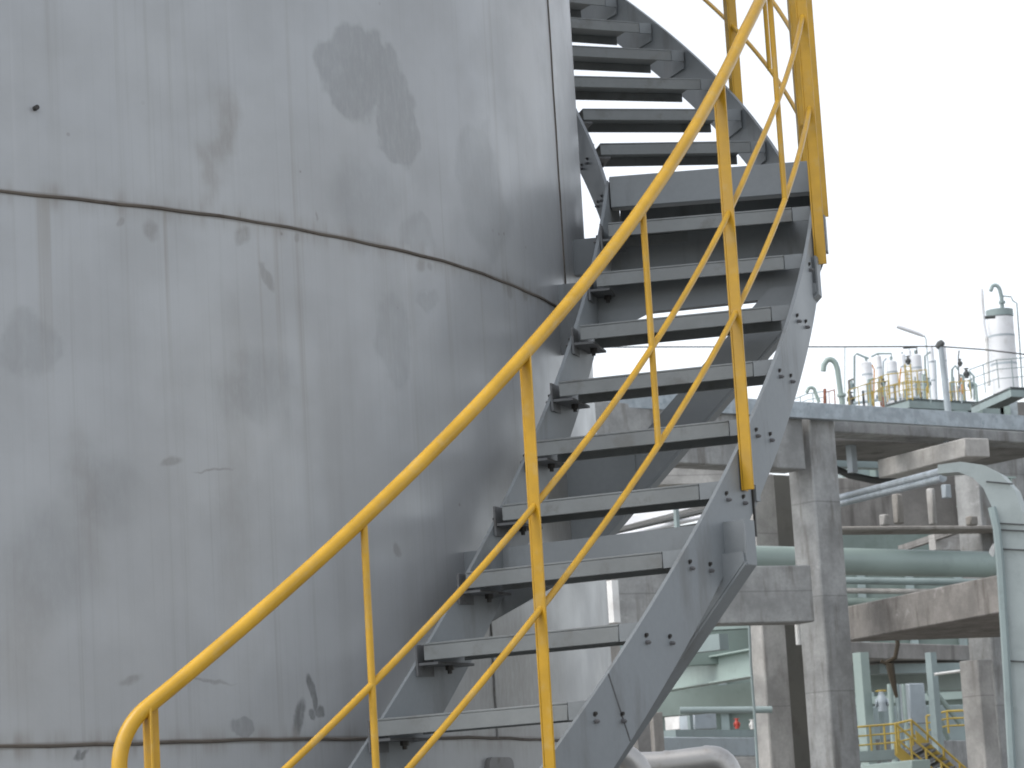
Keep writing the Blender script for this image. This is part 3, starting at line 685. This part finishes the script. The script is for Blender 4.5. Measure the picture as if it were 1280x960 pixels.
# through the treads: galvanised sloped rails, concrete parts
girder('steel_beam', (750, 665), 52, (905, 624), .14, .3, 'vessel', 'pale steel beam seen in the gap under the fourth tread', bevel=0)
girder('steel_beam', (740, 672), 54, (905, 634), .1, .25, 'darksteel', 'dark steel strip under the pale beam in the tread gap', bevel=0)
pipe('steel_pipe', [(740, 678), (905, 640)], 50, 3.2, 'vessel', 'pale pipe parallel to the dark strip in the tread gap')
pipe('steel_pipe', [(750, 674), (905, 650)], 49, 1.6, 'darksteel', 'thin dark line pipe crossing the bright tread gap')
column('steel_post', 849, 700, 48, .07, .07, 630, 'greygreen', 'little grey green post in the bright tread gap', 'post', bevel=0)
girder('concrete_beam', (800, 607), 42, (925, 604), .3, .4, 'conc_pale', 'white stained concrete beam seen just under the upper girder', 'beam')
column('concrete_column', 752, 720, 30, .2, .2, 600, 'conc_warm', 'beige concrete column at the edge of the tank behind the treads', bevel=.01)
column('white_post', 766, 750, 29, .085, .085, 725, 'white', 'narrow white post beside the beige column behind the treads', 'post', bevel=0, zb=at(766, 778, 29).z)
column('dark_gap_filler', 985, 880, 43.5, .6, .2, 592, 'gap', 'added dark filler for the gap between the two rack columns', 'post', bevel=0)  # added box; the darkness of the gap is put into its colour
pipe('white_pipe', [(996, 770), (998.5, 806)], 42.5, 3.4, 'white', 'pale vertical pipe stub at the top of the dark gap')
girder('sloped_roof', (940, 616), 60, (985, 606), .16, .5, 'vessel', 'pale sloped roof edge behind the beige column top', 'roof', bevel=0)

# ------------------------------------------------------------------ far process plant on the skyline
FY = 95.; s = FY/F
def deck(name, pxs, Y, hpx, mat, label):
    a = at(*pxs[0], Y); P = [a]+[at_z(p[0], p[1], a.z) for p in pxs[1:]]; hh = hpx*Y/F; rt_ = thing(name, P[0], label, 'platform')
    bm = nb()
    for p, q in zip(P, P[1:]): box(bm, p, q-p, Vector((0, .06, 0)), (0, 0, -hh))
    obj('edge_beam', bm, mat, rt_)
    bm = nb(); back = P[-1]+(P[0]-P[1]); prism(bm, [P[0], P[1], P[-1], P[0]+(P[-1]-P[1])] if len(P) > 2 else [P[0], P[1], P[1]+Vector((0, 4, 0)), P[0]+Vector((0, 4, 0))], (0, 0, -.08)); obj('floor_plate', bm, 'darksteel', rt_)
    return rt_
deck('plant_platform', [(1106, 506), (1136, 497.5), (1222, 502)], 88, 12, 'greygreen', 'grey green steel platform edge under the small vessels on the skyline')
deck('plant_platform', [(1214, 506), (1263, 483.5), (1300, 485)], 80, 12, 'greygreen', 'higher grey green platform corner under the tall silver vessel')
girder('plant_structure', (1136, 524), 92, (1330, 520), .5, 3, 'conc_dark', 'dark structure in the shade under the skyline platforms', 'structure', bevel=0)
for x, y0, y1, w, lb in ((1213, 505, 520, 5, 'short green support leg under the skyline platform'), (1262, 492, 520, 22, 'pale grey housing below the tall silver vessel platform')):
    p = at(x-w/2, y1, 90); k = 90/F; bm = nb(); box(bm, p, (w*k, 0, 0), (0, .3, 0), (0, 0, (y1-y0)*k)); solo('support_block', bm, 'greygreen' if w < 10 else 'bluegrey', lb, 'support')
a, b_ = at(1046, 517, 90), at(1262, 517, 90)
tw = thing('plant_tower', (a.x, 90, GZ), 'broad grey green steel tower carrying the vessels and platforms on the skyline', 'tower')
bm = nb(); box(bm, (a.x, 90, GZ), (b_.x-a.x, 0, 0), (0, 12, 0), (0, 0, a.z-GZ)); obj('wall', bm, 'greygreen', tw)
for i in range(7):
    bm = nb(); box(bm, (a.x+(b_.x-a.x)*i/6.2, 89.8, GZ), (.18, 0, 0), (0, .19, 0), (0, 0, a.z-GZ-.1)); obj('pilaster', bm, 'green', tw)
def vessel(px, yt, yb, w, Y, label, mat='vessel', nozzle=True, cap=None, lean=.08):
    k = Y/F; b0 = at(px+lean*(yb-yt)*.5, yb, Y); hgt = (yb-yt)*k; r = w/2*k
    v = thing('process_vessel', b0, label, 'vessel', 'process vessels on the skyline')
    bm = nb(); tube(bm, [b0, b0+UP*(hgt-r*.35), b0+UP*(hgt-r*.1), b0+UP*hgt], [r, r, r*.75, r*.2], 20); obj('body', bm, mat, v)
    bm = nb()
    for q in (.35, .7): tube(bm, [b0+UP*(hgt*q), b0+UP*(hgt*q+.06)], r*1.015, 20)
    obj('bands', bm, 'bluegrey', v)
    if nozzle: bm = nb(); tube(bm, [b0+UP*hgt, b0+UP*(hgt+r*.7)], r*.25, 8); obj('nozzle', bm, 'greygreen', v)
    if cap: bm = nb(); tube(bm, [b0+UP*(hgt-.1), b0+UP*(hgt+.1)], r*1.05, 24); obj('rim', bm, 'greygreen', v)
    return v
vessel(1085, 450, 512, 14, FY, 'small round topped grey vessel left of the vessel row')
vessel(1100, 443, 500, 7, FY+2, 'slim pale column right of the leftmost vessel')
vessel(1116, 449, 505, 14, FY, 'second round topped grey vessel behind yellow rails')
vessel(1130, 441, 500, 8, FY+3, 'slim grey column between the second and third vessels')
vessel(1139, 436, 500, 5, FY+4, 'very thin pale column just left of the third vessel')
vessel(1147, 441, 505, 14, FY, 'third round topped grey vessel near the lamp pole')
vessel(1166, 432, 500, 7, FY+3, 'slim column between lamp pole and grey mast', nozzle=False)
vessel(1181, 430, 500, 8, FY+6, 'pale column right behind the grey mast', nozzle=False)
bm_v = vessel(1254, 389, 492, 33, 84, 'tall fat silver vessel with dark rim at the far right', 'vessel', nozzle=False, cap=True)
def gooseneck(pts, Y, w, mat, label, fl=None):
    k = Y/F; v = thing('gooseneck_vent', at(*pts[0], Y), label, 'vent pipe'); bm = nb(); tube(bm, [at(x, y, Y) for x, y in pts], w/2*k, 12); obj('pipe', bm, mat, v)
    if fl: c = at(*fl, Y); bm = nb(); tube(bm, [c-UP*1.5*k, c+UP*1.5*k], w*.85*k, 12); obj('flange', bm, mat, v)
gooseneck([(1054, 512), (1050, 485), (1047, 462)]+bendpx((1046, 458), (1042, 447), (1034, 450))[1:]+[(1030, 456), (1029, 464)], 70, 7, 'green', 'larger green gooseneck vent pipe on the rack skyline', (1052, 494))
gooseneck([(1024, 503), (1020, 493)]+bendpx((1019, 488), (1016, 483), (1011, 485))[1:]+[(1008, 491)], 70, 4.5, 'green', 'small green gooseneck vent pipe beside the stair')
gooseneck([(1253, 388), (1252, 372)]+bendpx((1251, 366), (1248, 354), (1241, 357))[1:]+[(1238, 364)], 84, 5, 'greygreen', 'thin grey gooseneck vent on top of the tall silver vessel', (1252.5, 378))
vp = thing('vent_pole', at(1236, 482, 82), 'tall pale vent pole left of the tall silver vessel', 'pole')
for nme, P_, r_, mm in (('upper_pipe', [(1227, 361), (1230, 405), (1233, 422)], 2.1, 'vessel'), ('lower_pipe', [(1233, 421), (1236, 482)], 2.6, 'white'), ('arm', [(1231, 397), (1244, 396)], 2.2, 'darksteel')):
    bm = nb(); tube(bm, [at(x, y, 82) for x, y in P_], r_*82/F, 10); obj(nme, bm, mm, vp)
pipe('instrument_pipe', [(1253, 370), (1264, 371), (1266, 376), (1271, 379), (1274, 420), (1278, 484)], 84, .9, 'greygreen', 'thin instrument line running down right of the silver vessel')
lp = thing('lamp_post', at(1163, 505, 75), 'lamp pole with long white tilted lamp above the vessels', 'lamp post')
bm = nb(); tube(bm, [at(1164, 505, 75), at(1157.5, 424, 75), at(1155, 419, 75)], .7*75/F, 6); obj('pole', bm, 'greygreen', lp)
bm = nb(); tube(bm, [at(1121, 408, 75), at(1126, 409.5, 75), at(1150, 418, 75), at(1155, 420.5, 75)], [2.2*75/F, 2.7*75/F, 2.4*75/F, 1.3*75/F], 10); obj('lamp_head', bm, 'vessel', lp)
mast = thing('utility_mast', at(1186, 521, 60), 'thick grey mast with dark head carrying the wire', 'mast')
bm = nb(); tube(bm, [at(1187, 530, 60), at(1176, 434, 60)], [4.4*60/F, 3.4*60/F], 12); obj('shaft', bm, 'bluegrey', mast)
bm = nb(); c = at(1174, 432, 60); tube(bm, [c-Vector((.06, 0, 0))-UP*.04, c+Vector((.02, 0, .02)), c+Vector((.09, 0, .08))], [.05, .09, .06], 8); obj('head', bm, 'darksteel', mast)
pipe('overhead_wire', [(560, 434), (700, 434), (900, 433.5), (1050, 433.5), (1175, 433), (1230, 437), (1290, 444)], 60, .95, 'wire', 'thin overhead wire crossing the white sky behind the stair', 'wire', n=5)
# red box and rails
bm = nb(); k = 72/F
for x0, y0, x1, y1, w in ((1031, 505, 1031, 486, 4), (1030, 491, 1044, 487, 1.4), (1044, 506, 1043, 487, 1.6), (1037, 506, 1036, 489, 1.)):
    tube(bm, [at(x0, y0, 72), at(x1, y1, 72)], w/2*k, 6)
solo('rust_red_frame', bm, 'rust', 'small rust red frame beside the larger gooseneck vent', 'frame')
far_rail('plant_railing', [(1040, 556), (1085, 555), (1112, 556)], 62, 13, 'faded yellow railing glimpsed in the slot under the rack deck', posts=7, r=.9, mids=1)
girder('plant_structure', (1040, 570), 64, (1180, 566), .12, .6, 'greygreen', 'pale beam in the bright slot under the rack deck', 'structure', bevel=0)
girder('plant_structure', (1112, 573), 58, (1178, 556), .09, .6, 'vessel', 'white sloping cover in the bright slot under the rack deck', 'structure', bevel=0)
for i, (pts, h, n_, lb) in enumerate(((((1060, 488), (1083, 480), (1110, 476)), 24, 5, 'leftmost faded yellow railing before the small vessels'),
        (((1088, 476), (1108, 468), (1158, 462)), 30, 7, 'long faded yellow railing crossing in front of the vessel row'),
        (((1108, 483), (1135, 476), (1160, 478)), 20, 6, 'low faded yellow railing at the platform corner below the vessels'),
        (((1187, 478), (1212, 476)), 24, 4, 'short faded yellow railing right of the grey mast'),
        (((985, 502), (1010, 492), (1032, 489)), 15, 4, 'pale thin railing at the left end of the rack skyline'))):
    far_rail('plant_railing', pts, 86, h, lb, posts=n_, r=.65, mids=1, mat='yellow_far' if i < 4 else 'greygreen', group='yellow railings on the skyline')
far_rail('plant_railing', [(1212, 462), (1245, 450), (1282, 447)], 78, 36, 'thin grey railing in front of the tall silver vessel', posts=5, r=.65, mids=2, mat='greygreen', group='yellow railings on the skyline')
# ladder frame yellow
bm = nb(); k = 85/F
for x in (1131, 1138): tube(bm, [at(x, 455, 85), at(x+3, 500, 85)], .9*k, 6)
for i in range(9): tube(bm, [at(1131+i*.35, 458+i*5, 85), at(1138+i*.35, 458+i*5, 85)], .6*k, 5)
solo('yellow_ladder', bm, 'yellow_far', 'faded yellow ladder between the second and third vessels', 'ladder')
# pipework between the vessels
def pw(pts, r, mat, label, Y=93): pipe('process_pipe', pts, Y, r, mat, label, 'pipe', 'thin process pipes on the skyline', n=8)
pw([(1068, 512), (1068, 445), (1071, 442), (1080, 446), (1086, 448)], 1.4, 'greygreen', 'thin pipe looping over the leftmost vessel')
pw([(1056, 512), (1056, 433)], .6, 'greygreen', 'hair thin pole right of the larger gooseneck vent')
pw([(1089, 446), (1097, 442), (1114, 442), (1115, 449)], 1.2, 'greygreen', 'pipe linking the first and second vessel tops')
pw([(1129, 435), (1146, 434), (1146, 442)], 1.3, 'darksteel', 'dark pipe bridging to the third vessel top')
pw([(1104, 505), (1104, 452), (1108, 448)], 1.2, 'bluegrey', 'grey pipe left of the second vessel')
pw([(1092, 508), (1093, 462), (1090, 456)], .9, 'orange', 'orange thin riser beside the leftmost vessel')
pw([(1122, 508), (1126, 460)], 1., 'orange', 'orange thin riser beside the second vessel')
pw([(1158, 505), (1156, 445), (1163, 440)], 1.3, 'greygreen', 'pipe riser under the lamp pole')
pw([(1171, 505), (1169, 450)], 1.2, 'bluegrey', 'grey riser left of the mast')
pw([(1199, 502), (1198, 445), (1199, 438)], .9, 'darksteel', 'thin dark riser with crossarm right of the mast')
pw([(1190, 500), (1190, 462), (1194, 457), (1198, 462)], 1.6, 'greygreen', 'hooked green pipe right of the mast')
pw([(1204, 500), (1202, 472)], 2., 'orange', 'short orange pipe among the valves right of the mast')
pw([(1218, 500), (1217, 470), (1211, 464)], 1.4, 'greygreen', 'bent grey pipe left of the vent pole')
pw([(1060, 505), (1104, 499), (1160, 496)], 1.9, 'bluegrey', 'long low grey pipe along the vessel feet')
rv = random.Random(3)
for i in range(44):
    x = rv.uniform(1062, 1160) if i < 34 else rv.uniform(1188, 1222); h = rv.uniform(12, 38); y1 = 508-(x-1062)*.03
    pipe('process_pipe', [(x, y1), (x-h*.08, y1-h)]+([(x-h*.08+rv.uniform(-6, 6), y1-h-2)] if rv.random() < .6 else []), rv.uniform(88, 94), rv.uniform(.8, 1.9), rv.choice(['greygreen', 'bluegrey', 'darksteel', 'yellow_far', 'green', 'vessel', 'conc_warm']), 'short thin pipe in the clutter of pipework at the vessel feet', 'pipe', 'short pipes in the clutter at the vessel feet', n=7)
for i, (x, y, sz, mt, lb) in enumerate(((1064, 480, 3, 'greygreen', 'green valve on the loop pipe at the leftmost vessel'), (1063, 497, 4, 'darksteel', 'dark valve low beside the larger gooseneck vent'), (1104, 478, 2.6, 'darksteel', 'dark valve on the pipe left of the second vessel'), (1099, 494, 3.6, 'bluegrey', 'grey valve at the foot of the slim pale column'), (1105, 503, 4, 'rust', 'rusty valve at the left platform corner'), (1135, 450, 3, 'darksteel', 'dark valve high between the second and third vessels'), (1160, 478, 3.4, 'greygreen', 'green valve right of the third vessel'), (1208, 466, 3.4, 'darksteel', 'dark valve pair on the risers right of the mast'), (1200, 453, 2.6, 'darksteel', 'dark valve on the thin dark riser'), (1213, 480, 3.2, 'greygreen', 'green valve on the bent grey pipe'), (1203, 486, 3.2, 'orange', 'orange valve on the short orange pipe'), (1243, 470, 2.6, 'darksteel', 'dark valve at the left side of the silver vessel'), (1246, 478, 2.8, 'yellow_far', 'yellow valve at the foot of the silver vessel'))):
    valve(x, y, 92-i*.3, sz, mt, lb)

# ------------------------------------------------------------------ light, sky, camera
SUN_EL, SUN_AZ = math.radians(56), math.radians(-112)     # azimuth measured from +Y towards +X
w = bpy.data.worlds.new('World'); scn.world = w; w.use_nodes = True; nt = w.node_tree
sky = nt.nodes.new('ShaderNodeTexSky'); sky.sky_type = 'NISHITA'; sky.sun_disc = False
sky.sun_elevation = SUN_EL; sky.sun_rotation = SUN_AZ; sky.air_density = 1.0; sky.dust_density = 2.0; sky.ozone_density = .6
hs = nt.nodes.new('ShaderNodeHueSaturation'); hs.inputs['Saturation'].default_value = .28; L(nt, sky.outputs[0], hs.inputs['Color'])
bg = nt.nodes['Background']; bg.inputs['Strength'].default_value = .15; L(nt, hs.outputs[0], bg.inputs['Color'])
ld = bpy.data.lights.new('sun', 'SUN'); ld.energy = .6; ld.angle = math.radians(40); ld.color = (1, .96, .9)
lo = bpy.data.objects.new('sun', ld); col.objects.link(lo)
sd = Vector((math.sin(SUN_AZ)*math.cos(SUN_EL), math.cos(SUN_AZ)*math.cos(SUN_EL), math.sin(SUN_EL)))
lo.rotation_euler = (-sd).to_track_quat('-Z', 'Y').to_euler(); lo.location = (20, 20, 30)
cd = bpy.data.cameras.new('camera'); cam = bpy.data.objects.new('camera', cd); col.objects.link(cam); scn.camera = cam
cd.sensor_width = 36; cd.sensor_fit = 'HORIZONTAL'; cd.lens = F*36/1280; cd.clip_start = .1; cd.clip_end = 6000
mw = Matrix((CR, CU, -CF)).transposed().to_4x4(); mw.translation = (0, 0, LIFT); cam.matrix_world = mw
cd.dof.use_dof = True; cd.dof.focus_distance = 8.2; cd.dof.aperture_fstop = 20
scn.view_settings.view_transform = 'Standard'; scn.view_settings.look = 'None'; scn.view_settings.gamma = 1; scn.view_settings.use_curve_mapping = False
scn.view_settings.exposure = 1.0
scn.cycles.use_denoising = True; scn.cycles.filter_width = 1.8
for o in ROOTS: o.location.z += LIFT
for o in bpy.data.objects:
    if '_loc' in o: del o['_loc']
